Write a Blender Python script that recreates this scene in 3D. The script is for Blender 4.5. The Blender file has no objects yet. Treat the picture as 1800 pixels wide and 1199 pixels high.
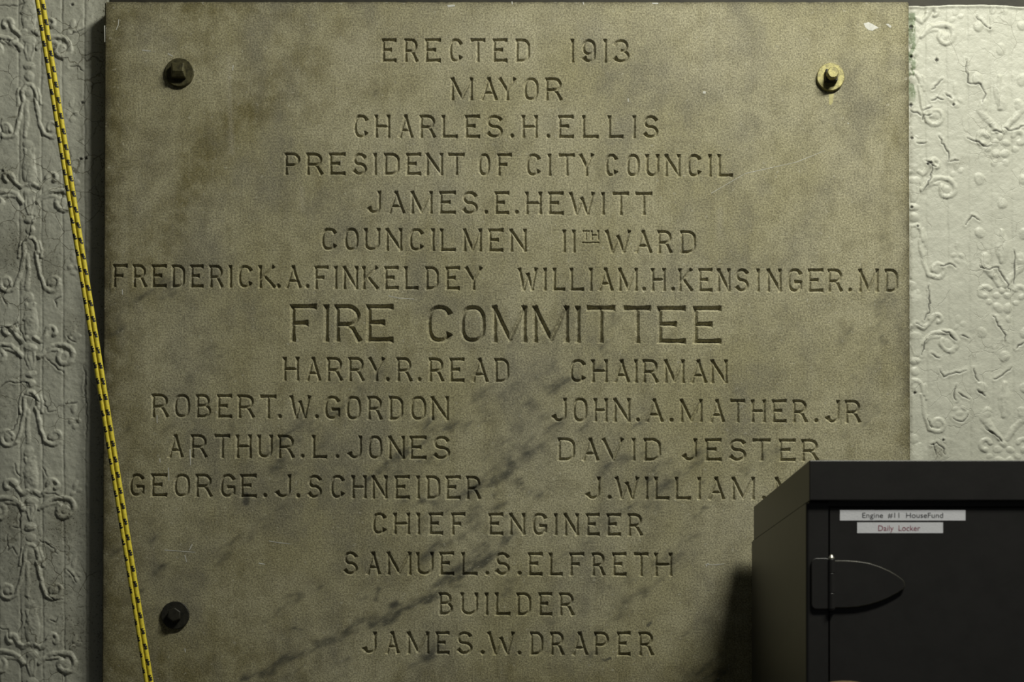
import bpy, bmesh, math, random
import numpy as np
from mathutils import Vector, Matrix

# ------------------------------------------------------------------ camera, light, exposure
SC = bpy.context.scene
COL = SC.collection
S = 0.0008            # metres per photo pixel on the face of the stone (face is the plane Y = 0)
D = 2.1               # camera distance to that face
VX, VY = 846.0, 1290.0  # vanishing point of the depth direction
CZ = 1.4              # camera height
FPX = D / S

cam = bpy.data.cameras.new('camera')
camo = bpy.data.objects.new('camera', cam)
COL.objects.link(camo)
camo.location = (0, -D, CZ)
camo.rotation_euler = (math.pi / 2, 0, 0)
cam.sensor_width = 36
cam.lens = FPX * 36 / 1800
cam.shift_x = (900 - VX) / 1800
cam.shift_y = (VY - 599.5) / 1800
cam.clip_start = 0.02
cam.dof.use_dof = True
cam.dof.focus_distance = D
cam.dof.aperture_fstop = 6.3
SC.camera = camo

w = bpy.data.worlds.new('world')
SC.world = w
w.use_nodes = True
w.node_tree.nodes['Background'].inputs[0].default_value = (0.92, 0.98, 1.0, 1)
w.node_tree.nodes['Background'].inputs[1].default_value = 0.027

ld = bpy.data.lights.new('ceiling_lamp', 'AREA')
ld.shape = 'RECTANGLE'     # a short horizontal tube fitting
ld.size = 0.75
ld.size_y = 0.22
ld.energy = 45
ld.color = (1.0, 0.985, 0.86)
lo = bpy.data.objects.new('ceiling_lamp', ld)
COL.objects.link(lo)
lo.location = (1.05, -1.15, CZ + 2.10)
lo.rotation_euler = (Vector((0.62, 0.0, CZ + 0.9)) - lo.location).to_track_quat('-Z', 'Y').to_euler()

SC.view_settings.view_transform = 'Standard'
SC.view_settings.look = 'None'
SC.view_settings.gamma = 1
SC.view_settings.exposure = 0.0
SC.view_settings.use_curve_mapping = False

# ------------------------------------------------------------------ helpers
def tag(o, label=None, cat=None, group=None, kind=None):
    if label: o['label'] = label
    if cat: o['category'] = cat
    if group: o['group'] = group
    if kind: o['kind'] = kind
    return o

def link(name, me, parent=None):
    o = bpy.data.objects.new(name, me)
    COL.objects.link(o)
    if parent: o.parent = parent
    return o

def empty(name, loc):
    o = bpy.data.objects.new(name, None)
    COL.objects.link(o)
    o.location = loc
    o.empty_display_size = 0.02
    return o

def PX(px, y=0.0):                       # photo column -> X on the plane at depth y
    return (px - VX) * S * (D + y) / D
def PZ(py, y=0.0):
    return CZ + (VY - py) * S * (D + y) / D

class NB:                                # node helper
    def __init__(s, name):
        s.m = bpy.data.materials.new(name)
        s.m.use_nodes = True
        s.t = s.m.node_tree
        s.b = s.t.nodes['Principled BSDF']
    def n(s, typ, **kw):
        nd = s.t.nodes.new(typ)
        for k, v in kw.items(): setattr(nd, k, v)
        return nd
    def l(s, a, b): s.t.links.new(a, b)
    def val(s, sock, v):
        if hasattr(v, 'node'): s.l(v, sock)
        else: sock.default_value = v
    def math(s, op, a, b=0.0, c=0.0, clamp=False):
        nd = s.n('ShaderNodeMath', operation=op, use_clamp=clamp)
        for i, v in enumerate((a, b, c)): s.val(nd.inputs[i], v)
        return nd.outputs[0]
    def pos(s, scale=(1, 1, 1), rot=(0, 0, 0), loc=(0, 0, 0)):
        tc = s.n('ShaderNodeTexCoord')
        mp = s.n('ShaderNodeMapping')
        mp.inputs['Scale'].default_value = scale
        mp.inputs['Rotation'].default_value = rot
        mp.inputs['Location'].default_value = loc
        s.l(tc.outputs['Object'], mp.inputs[0])
        return mp.outputs[0]
    def noise(s, vec, scale, detail=3, rough=0.55, dist=0.0):
        nd = s.n('ShaderNodeTexNoise')
        s.l(vec, nd.inputs['Vector'])
        nd.inputs['Scale'].default_value = scale
        nd.inputs['Detail'].default_value = detail
        nd.inputs['Roughness'].default_value = rough
        nd.inputs['Distortion'].default_value = dist
        return nd.outputs['Fac']
    def step(s, v, a, b, lo=0.0, hi=1.0):
        nd = s.n('ShaderNodeMapRange', interpolation_type='SMOOTHSTEP')
        s.val(nd.inputs[0], v)
        for i, q in enumerate((a, b, lo, hi)): nd.inputs[i + 1].default_value = q
        return nd.outputs[0]
    def mix(s, f, a, b, mode='MIX'):
        nd = s.n('ShaderNodeMix', data_type='RGBA', blend_type=mode)
        s.val(nd.inputs[0], f)
        for i, v in ((6, a), (7, b)):
            if hasattr(v, 'node'): s.l(v, nd.inputs[i])
            else: nd.inputs[i].default_value = (v[0], v[1], v[2], 1)
        return nd.outputs[2]
    def attr(s, name):
        nd = s.n('ShaderNodeAttribute', attribute_name=name)
        return nd.outputs['Fac']
    def bump(s, h, dist, strength=1.0, prev=None):
        nd = s.n('ShaderNodeBump')
        nd.inputs['Strength'].default_value = strength
        nd.inputs['Distance'].default_value = dist
        s.l(h, nd.inputs['Height'])
        if prev is not None: s.l(prev, nd.inputs['Normal'])
        return nd.outputs[0]
    def out(s, color, rough=0.6, normal=None, metal=0.0, spec=0.5):
        s.val(s.b.inputs['Base Color'], color if hasattr(color, 'node') else (*color, 1))
        s.val(s.b.inputs['Roughness'], rough)
        s.val(s.b.inputs['Metallic'], metal)
        s.b.inputs['Specular IOR Level'].default_value = spec
        if normal is not None: s.l(normal, s.b.inputs['Normal'])
        return s.m

# value noise in numpy
_rng = np.random.RandomState(11)
_T = _rng.rand(256, 256)
def vn(x, y):
    xi = np.floor(x).astype(int); yi = np.floor(y).astype(int)
    fx = x - xi; fy = y - yi
    fx = fx * fx * (3 - 2 * fx); fy = fy * fy * (3 - 2 * fy)
    a = _T[yi & 255, xi & 255]; b = _T[yi & 255, (xi + 1) & 255]
    c = _T[(yi + 1) & 255, xi & 255]; d = _T[(yi + 1) & 255, (xi + 1) & 255]
    return (a * (1 - fx) + b * fx) * (1 - fy) + (c * (1 - fx) + d * fx) * fy
def fbm(x, y, o=4):
    r = 0; a = 0.5; t = 0
    for i in range(o):
        r = r + a * vn(x + 17.3 * i, y + 9.1 * i); t += a
        x = x * 2.03; y = y * 2.03; a *= 0.5
    return r / t

class GM:                                # gathers vertex grids and faces, with per-vertex attributes
    def __init__(s): s.v = []; s.f = []; s.n = 0; s.sm = []; s.mi = []; s.at = {}
    def add(s, verts, faces, smooth=False, mat=0, **attrs):
        verts = np.asarray(verts, float); faces = np.asarray(faces, int)
        s.v.append(verts); s.f.append(faces + s.n)
        k = len(verts)
        s.sm.append(np.full(len(faces), smooth)); s.mi.append(np.full(len(faces), mat))
        for a in set(list(attrs) + list(s.at)):
            if a not in s.at: s.at[a] = [np.zeros(s.n)] if s.n else []
            s.at[a].append(np.asarray(attrs[a], float).ravel() if a in attrs else np.zeros(k))
        s.n += k
    def grid(s, X, Y, Z, smooth=True, mat=0, **attrs):   # 2-D arrays, rows go down the picture
        r, c = X.shape
        V = np.stack([X, Y, Z], -1).reshape(-1, 3)
        i = np.arange(r * c).reshape(r, c)
        F = np.stack([i[:-1, :-1], i[1:, :-1], i[1:, 1:], i[:-1, 1:]], -1).reshape(-1, 4)
        s.add(V, F, smooth, mat, **attrs)
    def build(s, name, mats, parent=None):
        me = bpy.data.meshes.new(name)
        V = np.concatenate(s.v); F = np.concatenate(s.f)
        me.vertices.add(len(V)); me.vertices.foreach_set('co', V.astype(np.float32).ravel())
        me.loops.add(F.size); me.loops.foreach_set('vertex_index', F.astype(np.int32).ravel())
        me.polygons.add(len(F))
        me.polygons.foreach_set('loop_start', np.arange(0, F.size, 4, dtype=np.int32))
        for m in mats: me.materials.append(m)
        me.polygons.foreach_set('material_index', np.concatenate(s.mi).astype(np.int32))
        me.polygons.foreach_set('use_smooth', np.concatenate(s.sm).astype(bool))
        me.update(calc_edges=True)
        for a, lst in s.at.items():
            q = me.attributes.new(a, 'FLOAT', 'POINT')
            q.data.foreach_set('value', np.concatenate(lst).astype(np.float32))
        me.validate()
        return link(name, me, parent)

def bm_obj(name, bm, mats, parent=None, bevel=0.0, seg=2, smooth=False, edge_mat=None):
    if bevel:
        bmesh.ops.recalc_face_normals(bm, faces=bm.faces)
        bm.normal_update()
        bv = bmesh.ops.bevel(bm, geom=[e for e in bm.edges if len(e.link_faces) == 2 and e.calc_face_angle(0) > 0.6],
                        offset=bevel, segments=seg, affect='EDGES', profile=0.5, clamp_overlap=True)
        if edge_mat is not None:
            for f in bv['faces']: f.material_index = edge_mat
        if seg > 2:
            for f in bv['faces']: f.smooth = True
    bmesh.ops.recalc_face_normals(bm, faces=bm.faces)
    me = bpy.data.meshes.new(name)
    bm.to_mesh(me); bm.free()
    for m in (mats if isinstance(mats, (list, tuple)) else [mats]): me.materials.append(m)
    if smooth:
        for p in me.polygons: p.use_smooth = True
    return link(name, me, parent)

def bbox(bm, x0, x1, y0, y1, z0, z1):
    vs = [bm.verts.new((x, y, z)) for x in (x0, x1) for y in (y0, y1) for z in (z0, z1)]
    for q in ((0, 1, 3, 2), (4, 6, 7, 5), (0, 4, 5, 1), (2, 3, 7, 6), (0, 2, 6, 4), (1, 5, 7, 3)):
        bm.faces.new([vs[i] for i in q])

def prism(bm, pts, y0, y1):              # outline in (x, z), from front y0 to back y1
    a = [bm.verts.new((x, y0, z)) for x, z in pts]
    b = [bm.verts.new((x, y1, z)) for x, z in pts]
    n = len(pts)
    bm.faces.new(a); bm.faces.new(b[::-1])
    for i in range(n): bm.faces.new((a[i], b[i], b[(i + 1) % n], a[(i + 1) % n]))

# ------------------------------------------------------------------ materials
def mat_stone():
    m = NB('carved_stone')
    p = m.pos()
    stain, tint, pale, edge = (m.attr(a) for a in ('stain', 'tint', 'pale', 'edge'))
    big = m.noise(p, 5.0, 4, 0.6)
    mid = m.noise(p, 38.0, 5, 0.65)
    fine = m.noise(p, 900.0, 2, 0.6)
    grain = m.noise(p, 420.0, 3, 0.7)
    c = m.mix(m.step(big, 0.35, 0.65), (0.365, 0.338, 0.205), (0.44, 0.412, 0.278))
    c = m.mix(m.math('MULTIPLY', m.step(mid, 0.42, 0.68), 0.45), c, (0.225, 0.205, 0.12))
    c = m.mix(m.math('MULTIPLY', tint, m.step(mid, 0.2, 0.62), clamp=True), c, (0.175, 0.150, 0.062))
    grey = m.math('MULTIPLY', m.step(m.noise(m.pos((1, 1, 0.6), loc=(7, 3, 4)), 9.0, 5, 0.62), 0.44, 0.66), m.step(mid, 0.25, 0.6, 0.35, 0.75))
    c = m.mix(grey, c, (0.235, 0.222, 0.165))
    c = m.mix(m.math('MULTIPLY', pale, 0.5), c, (0.46, 0.43, 0.32))
    # diagonal mildew veins broken up by noise stretched along them
    vein = m.noise(m.pos((1, 1, 1), (0, math.radians(33), 0)), 60.0, 6, 0.72)
    sx = m.n('ShaderNodeMapping'); sx.inputs['Scale'].default_value = (22, 22, 75)
    tc = m.n('ShaderNodeTexCoord')
    rt = m.n('ShaderNodeMapping'); rt.inputs['Rotation'].default_value = (0, math.radians(35), 0)
    m.l(tc.outputs['Object'], rt.inputs[0]); m.l(rt.outputs[0], sx.inputs[0])
    st = m.noise(sx.outputs[0], 1.0, 5, 0.7)
    brk = m.math('ADD', m.math('MULTIPLY', st, 0.45), m.math('MULTIPLY', mid, 0.25))
    brk = m.math('ADD', brk, m.math('MULTIPLY', grain, 0.30))
    msk = m.step(m.math('ADD', stain, m.math('MULTIPLY', m.math('SUBTRACT', brk, 0.5), 3.4)), 0.30, 0.86)
    c = m.mix(m.math('MULTIPLY', msk, 0.80), c, (0.048, 0.050, 0.045))
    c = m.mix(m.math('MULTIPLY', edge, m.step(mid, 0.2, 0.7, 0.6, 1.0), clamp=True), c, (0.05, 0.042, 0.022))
    # pale specks and dark pits
    sp = m.noise(p, 160.0, 2, 0.5)
    c = m.mix(m.step(sp, 0.64, 0.72, 0, 0.42), c, (0.52, 0.50, 0.40))
    pit = m.noise(m.pos(loc=(3, 1, 2)), 330.0, 1, 0.5)
    c = m.mix(m.step(pit, 0.745, 0.79, 0, 0.55), c, (0.06, 0.055, 0.03))
    g = m.math('MULTIPLY', m.step(grain, 0.30, 0.70, 0.58, 1.36), m.step(fine, 0.25, 0.75, 0.82, 1.18))
    c = m.mix(1.0, c, g, 'MULTIPLY')
    h = m.math('ADD', m.math('MULTIPLY', grain, 0.7), m.math('MULTIPLY', fine, 0.3))
    nb = m.bump(h, 0.0010, 0.9)
    nb = m.bump(mid, 0.0012, 0.5, nb)
    return m.out(c, 0.85, nb, spec=0.25)

def mat_wall():
    m = NB('painted_pressed_tin')
    p = m.pos()
    dirt, green, crack = (m.attr(a) for a in ('dirt', 'green', 'crack'))
    n1 = m.noise(p, 9.0, 5, 0.6)
    n2 = m.noise(p, 120.0, 4, 0.65)
    c = m.mix(m.step(n1, 0.3, 0.7), (0.545, 0.55, 0.465), (0.60, 0.605, 0.515))
    c = m.mix(m.step(n2, 0.60, 0.85, 0, 0.25), c, (0.50, 0.49, 0.38))
    # hairline cracks of old paint: edges of distorted cells, only in patches
    dn = m.n('ShaderNodeTexNoise'); dn.inputs['Scale'].default_value = 45; dn.inputs['Detail'].default_value = 3
    m.l(p, dn.inputs['Vector'])
    ad = m.n('ShaderNodeVectorMath', operation='MULTIPLY_ADD')
    m.l(dn.outputs['Color'], ad.inputs[0]); ad.inputs[1].default_value = (0.016, 0.016, 0.016); m.l(p, ad.inputs[2])
    vo = m.n('ShaderNodeTexVoronoi', feature='DISTANCE_TO_EDGE'); vo.inputs['Scale'].default_value = 34
    m.l(ad.outputs[0], vo.inputs['Vector'])
    line = m.step(vo.outputs['Distance'], 0.008, 0.028, 1, 0)
    patch = m.step(m.noise(m.pos(loc=(5, 2, 8)), 15.0, 3, 0.6), 0.47, 0.60)
    hair = m.math('MULTIPLY', line, patch)
    c = m.mix(m.math('MULTIPLY', hair, m.math('ADD', 0.20, m.math('MULTIPLY', m.attr('old'), 0.45))), c, (0.13, 0.12, 0.08))
    c = m.mix(green, c, (0.20, 0.25, 0.15))
    pepper = m.noise(p, 420.0, 2, 0.5)
    pp = m.math('MULTIPLY', m.step(pepper, 0.58, 0.68), m.math('ADD', m.math('MULTIPLY', dirt, 0.9), 0.02), clamp=True)
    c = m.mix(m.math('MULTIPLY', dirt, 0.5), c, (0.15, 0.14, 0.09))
    c = m.mix(pp, c, (0.08, 0.07, 0.045))
    c = m.mix(m.math('MULTIPLY', crack, 0.97, clamp=True), c, (0.02, 0.019, 0.014))
    hh = m.math('SUBTRACT', m.math('MULTIPLY', n2, 0.35), m.math('MULTIPLY', hair, 0.35))
    nb = m.bump(hh, 0.0009, 0.6)
    nb = m.bump(m.noise(p, 30.0, 4, 0.6), 0.004, 0.45, nb)
    return m.out(c, m.step(n2, 0.2, 0.8, 0.40, 0.60), nb, spec=0.4)

def mat_simple(name, col, rough, metal=0.0, var=0.25, scale=60, bumpd=0.0004, spec=0.5, col2=None):
    m = NB(name)
    p = m.pos()
    n1 = m.noise(p, scale, 4, 0.65)
    n2 = m.noise(p, scale * 8, 3, 0.6)
    d = col2 or tuple(q * (1 - var) for q in col)
    c = m.mix(m.step(n1, 0.35, 0.68), col, d)
    nb = m.bump(n2, bumpd, 0.5)
    return m.out(c, rough, nb, metal, spec)

M_STONE = mat_stone()
M_WALL = mat_wall()
M_WHITE = mat_simple('white_paint_splash', (0.72, 0.72, 0.66), 0.6)
M_DRIP = mat_simple('yellow_drip', (0.50, 0.46, 0.20), 0.6)
M_BOARD = mat_simple('dark_brown_board', (0.030, 0.027, 0.015), 0.7, var=0.5, scale=25)
M_BRASS = mat_simple('yellowed_bolt_metal', (0.44, 0.40, 0.16), 0.48, 0.35, 0.45, 130, 0.0006, col2=(0.20, 0.18, 0.08))
M_IRON_OLIVE = mat_simple('olive_iron', (0.11, 0.10, 0.045), 0.5, 0.4, 0.6, 130, 0.0006)
M_IRON = mat_simple('black_iron', (0.035, 0.033, 0.024), 0.5, 0.3, 0.5, 130, 0.0006)
M_LOCKER = mat_simple('charcoal_locker_paint', (0.026, 0.025, 0.0245), 0.38, 0.0, 0.15, 30, 0.00015)
M_WORN_LIT = mat_simple('worn_lit_hinge_edge', (0.050, 0.047, 0.033), 0.42, 0.1, 0.3, 90)  # worn edge, coloured lighter to paint the leaf's rim highlight
M_PIN = mat_simple('bright_pin_metal', (0.6, 0.58, 0.5), 0.35, 0.8)
M_TAPE = mat_simple('white_label_tape', (0.90, 0.91, 0.97), 0.45, var=0.03)
M_INK = mat_simple('black_ink', (0.03, 0.03, 0.04), 0.6)
M_REDINK = mat_simple('red_ink', (0.33, 0.05, 0.10), 0.6)
M_TAN = mat_simple('tan_sticker_paper', (0.50, 0.36, 0.20), 0.6)
M_FLOOR = mat_simple('grey_concrete', (0.20, 0.19, 0.17), 0.8, var=0.3, scale=6)
M_CEIL = mat_simple('ceiling_paint', (0.40, 0.40, 0.36), 0.8, var=0.1, scale=6)
M_YELLOW = mat_simple('yellow_rope_fibre', (0.93, 0.77, 0.05), 0.55, var=0.25, scale=300)
M_BLACK = mat_simple('black_rope_fibre', (0.012, 0.012, 0.010), 0.6)

# ------------------------------------------------------------------ the setting
bm = bmesh.new(); bbox(bm, -2.0, 2.0, -3.2, 0.10, -0.05, 0.0)
tag(bm_obj('floor', bm, M_FLOOR), kind='structure')
bm = bmesh.new(); bbox(bm, -2.0, 2.0, -3.2, 0.10, 4.10, 4.15)
tag(bm_obj('ceiling', bm, M_CEIL), kind='structure')

WY = 0.028                               # mean surface of the pressed tin
# ---- relief of the pressed tin, worked out in photo pixels
class Relief:
    def __init__(s, xs, ys):
        s.xs, s.ys = xs, ys
        s.X, s.Y = np.meshgrid(xs, ys)
        # hand-pressed sheets wander a little
        s.wx = s.X + 8.0 * (fbm(s.X / 26, s.Y / 26, 4) - 0.5)
        s.wy = s.Y + 8.0 * (fbm(s.X / 26 + 50, s.Y / 26, 4) - 0.5)
        s.h = np.zeros_like(s.X)
        s.crack = np.zeros_like(s.X); s.dirt = np.zeros_like(s.X); s.green = np.zeros_like(s.X)
    def win(s, x0, x1, y0, y1, m):
        j0, j1 = np.searchsorted(s.xs, (x0 - m, x1 + m)); i0, i1 = np.searchsorted(s.ys, (y0 - m, y1 + m))
        if j1 <= j0 or i1 <= i0: return None
        return (slice(i0, i1), slice(j0, j1))
    def dist(s, pts, k, warp=True):
        A = (s.wx if warp else s.X)[k]; B = (s.wy if warp else s.Y)[k]
        d = np.full(A.shape, 1e9); tt = np.zeros(A.shape); L = 0
        for (ax, ay), (bx, by) in zip(pts[:-1], pts[1:]):
            ux, uy = bx - ax, by - ay; q = ux * ux + uy * uy + 1e-9
            t = np.clip(((A - ax) * ux + (B - ay) * uy) / q, 0, 1)
            e = np.hypot(A - ax - t * ux, B - ay - t * uy)
            c = e < d
            d = np.where(c, e, d); tt = np.where(c, L + t * math.sqrt(q), tt)
            L += math.sqrt(q)
        return d, tt / max(L, 1e-6)
    def ridge(s, pts, wd, H, taper=(1, 1)):
        xs = [p[0] for p in pts]; ys = [p[1] for p in pts]
        k = s.win(min(xs), max(xs), min(ys), max(ys), wd + 6)
        if k is None: return
        d, t = s.dist(pts, k)
        ww = wd * (taper[0] + (taper[1] - taper[0]) * t)
        r = np.clip(1 - (d / np.maximum(ww, 0.5)) ** 2, 0, 1)
        s.h[k] = np.maximum(s.h[k], H * r ** 0.8) if H > 0 else s.h[k]
    def dome(s, cx, cy, rx, ry, H, ang=0):
        k = s.win(cx, cx, cy, cy, max(rx, ry) + 6)
        if k is None: return
        a = math.radians(ang); A = s.wx[k] - cx; B = s.wy[k] - cy
        u = (A * math.cos(a) + B * math.sin(a)) / rx; v = (-A * math.sin(a) + B * math.cos(a)) / ry
        r = np.clip(1 - u * u - v * v, 0, 1) ** 0.6
        s.h[k] = np.maximum(s.h[k], H * r)
    def flute(s, x, skew=0.0, wd=1.7, dep=0.0012, dark=0.45):
        d = np.abs(s.X * 0.6 + s.wx * 0.4 - (x + skew * s.Y))
        amp = 0.35 + 0.9 * fbm(s.X / 9 + x, s.Y / 45, 3)
        keep = np.clip(1 - s.h / 0.0012, 0, 1)
        s.h -= dep * amp * keep * np.exp(-(d / wd) ** 2)
        s.crack = np.maximum(s.crack, dark * keep * np.clip(amp - 0.45, 0, 1) * np.exp(-(d / 1.25) ** 2))
        # the strip swells between two flutes
        s.h += 0.0
    def fissure(s, pts, wd=1.2, dep=0.0012, dark=1.0):
        # a jagged crack in the paint
        P = [pts[0]]
        rr = random.Random(int(pts[0][0] * 7 + pts[0][1]))
        for a, b in zip(pts[:-1], pts[1:]):
            n = max(1, int(math.hypot(b[0] - a[0], b[1] - a[1]) / 4.5))
            for i in range(1, n + 1):
                f = i / n; j = 0 if i == n else 1.9
                P.append((a[0] + (b[0] - a[0]) * f + rr.uniform(-j, j), a[1] + (b[1] - a[1]) * f + rr.uniform(-j, j)))
        xs = [p[0] for p in P]; ys = [p[1] for p in P]
        k = s.win(min(xs), max(xs), min(ys), max(ys), 8)
        if k is None: return
        d, t = s.dist(P, k, False)
        ww = wd * (0.55 + 0.75 * vn(s.X[k] / 6 + 3, s.Y[k] / 6)) * (0.45 + 1.1 * np.sin(np.pi * np.clip(t, 0.02, 0.98)) ** 0.6)
        q = np.clip(1.35 - d / ww, 0, 1)
        s.crack[k] = np.maximum(s.crack[k], q * dark)
        s.h[k] -= dep * q
        # the lower lip of the flake lifts a little
        s.h[k] += 0.0004 * np.exp(-((d - 3) / 2.5) ** 2)
    def smudge(s, cx, cy, rx, ry, a):
        s.dirt += a * np.exp(-((s.X - cx) / rx) ** 2 - ((s.Y - cy) / ry) ** 2)

def arc(cx, cy, r, a0, a1, r1=None, n=14, sy=1.0):      # degrees, y grows downward
    r1 = r if r1 is None else r1
    return [(cx + (r + (r1 - r) * i / n) * math.cos(math.radians(a0 + (a1 - a0) * i / n)),
             cy + sy * (r + (r1 - r) * i / n) * math.sin(math.radians(a0 + (a1 - a0) * i / n))) for i in range(n + 1)]

def axis_motif(R, ax, y, H=0.0026):      # the column of scrolls either side of an upright axis; y is the scroll row
    for sg in (1, -1):
        m = lambda P: [(ax + sg * a, y + b) for a, b in P]
        # big volute and the stem that feeds it
        R.ridge(m([(14, -2), (24, -12), (36, -20), (50, -22)] + arc(58, -2, 20, -105, 215, 9)), 5.2, H, (0.9, 1.0))
        R.dome(ax + sg * 58, y - 1, 9, 9, H * 0.75)
        R.ridge(m([(20, -8), (34, -12), (46, -13)]), 3.5, H * 0.6)
        # curled leaf beside the petal
        R.ridge(m([(6, -34), (16, -28), (24, -36), (34, -52)]), 4.5, H)
        R.ridge(m(arc(38, -44, 11, 190, 420, 5)), 4.5, H * 1.05)
        # lower volute and its stem
        R.ridge(m([(10, 88), (14, 108), (18, 128), (26, 148)] + arc(41, 140, 15, 130, -190, 7)), 4.4, H * 0.9, (0.8, 1.0))
        R.dome(ax + sg * 41, y + 139, 8, 8, H * 0.8)
        # little leaf sprig outside
        R.dome(ax + sg * 76, y - 45, 5, 9, H * 0.5, 15); R.dome(ax + sg * 84, y - 36, 6, 5, H * 0.45, -20)
        R.dome(ax + sg * 71, y - 30, 4, 6, H * 0.4, 40)
        R.dome(ax + sg * 76, y + 92, 5, 10, H * 0.5, 5); R.dome(ax + sg * 70, y + 112, 4, 6, H * 0.45, 50)
        R.dome(ax + sg * 84, y + 112, 4, 6, H * 0.45, -50); R.dome(ax + sg * 77, y + 122, 6, 5, H * 0.4)
        R.ridge(m([(8, 176), (4, 190), (10, 204)]), 3.5, H * 0.6)
        R.ridge(m([(4, -20), (8, 0), (2, 18)]), 3.0, H * 0.55)
        R.ridge(m([(16, 68), (20, 84), (20, 96)]), 3.0, H * 0.6)
    R.dome(ax, y - 62, 13, 34, H * 1.1)                      # petal
    R.dome(ax, y - 16, 12, 8, H * 0.95)
    R.ridge([(ax, y - 8), (ax, y + 16)], 6, H * 0.6, (1.3, 0.4))
    R.dome(ax, y + 29, 11, 7, H * 0.9)
    R.dome(ax + 1, y + 47, 9, 8, H * 0.9)
    R.ridge([(ax - 11, y + 88), (ax - 11, y + 72), (ax - 4, y + 62), (ax + 5, y + 62), (ax + 12, y + 72), (ax + 14, y + 88)], 4.2, H)
    R.dome(ax, y + 74, 7, 10, H * 0.6)
    R.ridge([(ax - 6, y + 92), (ax - 4, y + 125), (ax - 6, y + 150)], 4.5, H * 0.6)
    R.dome(ax - 3, y + 166, 9, 9, H * 0.6)

def bead_column(R, ax, y, H=0.0024):     # rows of beads with a three-petalled flower between
    for dx, dy in ((-40, -45), (38, -45), (0, -3), (-40, 50), (38, 50)):
        R.dome(ax + dx, y + dy, 9.5, 10, H)
    R.dome(ax, y + 75, 12, 30, H * 1.0, -4)
    R.ridge([(ax, y + 46), (ax - 4, y + 70), (ax - 2, y + 100)], 5, H * 1.2)
    for sg in (1, -1):
        m = lambda P: [(ax + sg * a, y + b) for a, b in P]
        R.ridge(m([(6, 140), (16, 126), (28, 114), (36, 104), (30, 92)]), 8, H, (0.7, 1.0))
        R.dome(ax + sg * 32, y + 98, 9, 9, H * 1.15)
        R.ridge(m(arc(32, 152, 9, 90, -160)), 5, H * 0.95)
        R.dome(ax + sg * 10, y + 160, 8, 6, H * 0.8, 20 * sg)
        R.dome(ax + sg * 8, y + 180, 8, 9, H * 0.9, 35 * sg)
        R.dome(ax + sg * 24, y + 172, 6, 5, H * 0.6)
        R.dome(ax + sg * 10, y + 198, 6, 7, H * 0.6, -30 * sg)
    R.dome(ax, y + 150, 7, 6, H * 0.8)

G_wall = GM(); G_left = GM(); G_right = GM()
STEP = 1.25
# left sheet
R = Relief(np.arange(-220, 190, STEP), np.arange(-260, 1330, STEP))
for k in range(-2, 6):
    axis_motif(R, 51 + 1.5 * k, 88 + 270 * k)
    bead_column(R, -104 + 1.5 * k, 113 + 270 * k)
for x, y, a, b, c in ((20, 440, 40, 45, 0.8), (90, 470, 25, 40, 0.6), (110, 920, 30, 40, 0.9), (20, 700, 30, 60, 0.3), (130, 1120, 30, 60, 0.7),
                      (60, 1010, 50, 60, 0.4), (10, 310, 20, 20, 0.7), (20, 910, 20, 40, 0.8), (125, 570, 20, 25, 0.5), (100, 1040, 20, 25, 0.6)):
    R.smudge(x, y, a, b, c)
R.dirt += 0.75 * np.exp(-((R.X - 188) / 16.0) ** 2)      # corner grime plus painted shade that blackens the stone's shadow band
for x in (-200, -162, -123, -84, -46, -6, 32.5, 72, 109, 148): R.flute(x, 0.0035)
R.h *= 0.35 + 1.1 * fbm(R.X / 10 + 3, R.Y / 10, 4)
R.h += 0.0009 * (fbm(R.X / 7, R.Y / 7 + 5, 3) - 0.5)
LF = [[(122, 118), (135, 116), (146, 125)], [(26, 68), (14, 77), (6, 71)], [(22, 79), (31, 84)], [(0, 576), (14, 578), (32, 565)], [(31, 567), (46, 602)],
      [(80, 628), (98, 645), (112, 656)], [(0, 682), (12, 672), (44, 672), (52, 680)], [(44, 695), (60, 699), (70, 708)], [(33, 720), (30, 745), (24, 756), (12, 760)],
      [(76, 702), (84, 724), (100, 722)], [(115, 710), (135, 708)], [(26, 815), (30, 832), (36, 838)], [(75, 822), (83, 838)], [(80, 868), (100, 870), (112, 875)],
      [(36, 902), (34, 928), (22, 926)], [(14, 940), (14, 968), (22, 962), (30, 975)], [(70, 950), (90, 962), (102, 974)], [(36, 1072), (38, 1100), (32, 1112)],
      [(84, 1045), (98, 1056), (110, 1054)], [(0, 1104), (14, 1106), (18, 1125)], [(88, 1090), (98, 1094), (102, 1086)], [(0, 10), (30, 11), (45, 6)],
      [(120, 62), (135, 58), (148, 50)], [(118, 1002), (126, 1010), (134, 1024)], [(148, 640), (150, 668), (148, 700)], [(118, 590), (128, 600), (134, 602)],
      [(150, 668), (153, 720), (153, 770)], [(20, 496), (5, 520), (12, 540)], [(60, 380), (50, 420), (30, 438)], [(100, 540), (96, 528), (108, 522)], [(2, 210), (4, 230), (0, 250)]]
for P in LF: R.fissure(P, 0.8, 0.0007, 0.75)
for x, y in ((145, 180), (151, 278), (142, 279), (4, 300), (127, 8)): R.fissure([(x - 1.5, y), (x + 1.5, y + 1)], 2.4, 0.001)
R.dirt += 0.16 + 0.35 * np.clip(fbm(R.X / 30 + 8, R.Y / 45, 4) - 0.5, 0, 1) * 2
yy = WY - R.h - 0.0008 * fbm(R.X / 25, R.Y / 25, 4)
G_left.grid(PX(R.X, WY), yy, PZ(R.Y, WY), old=np.ones_like(R.X), crack=R.crack, dirt=np.clip(R.dirt, 0, 1), green=R.green)
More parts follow.
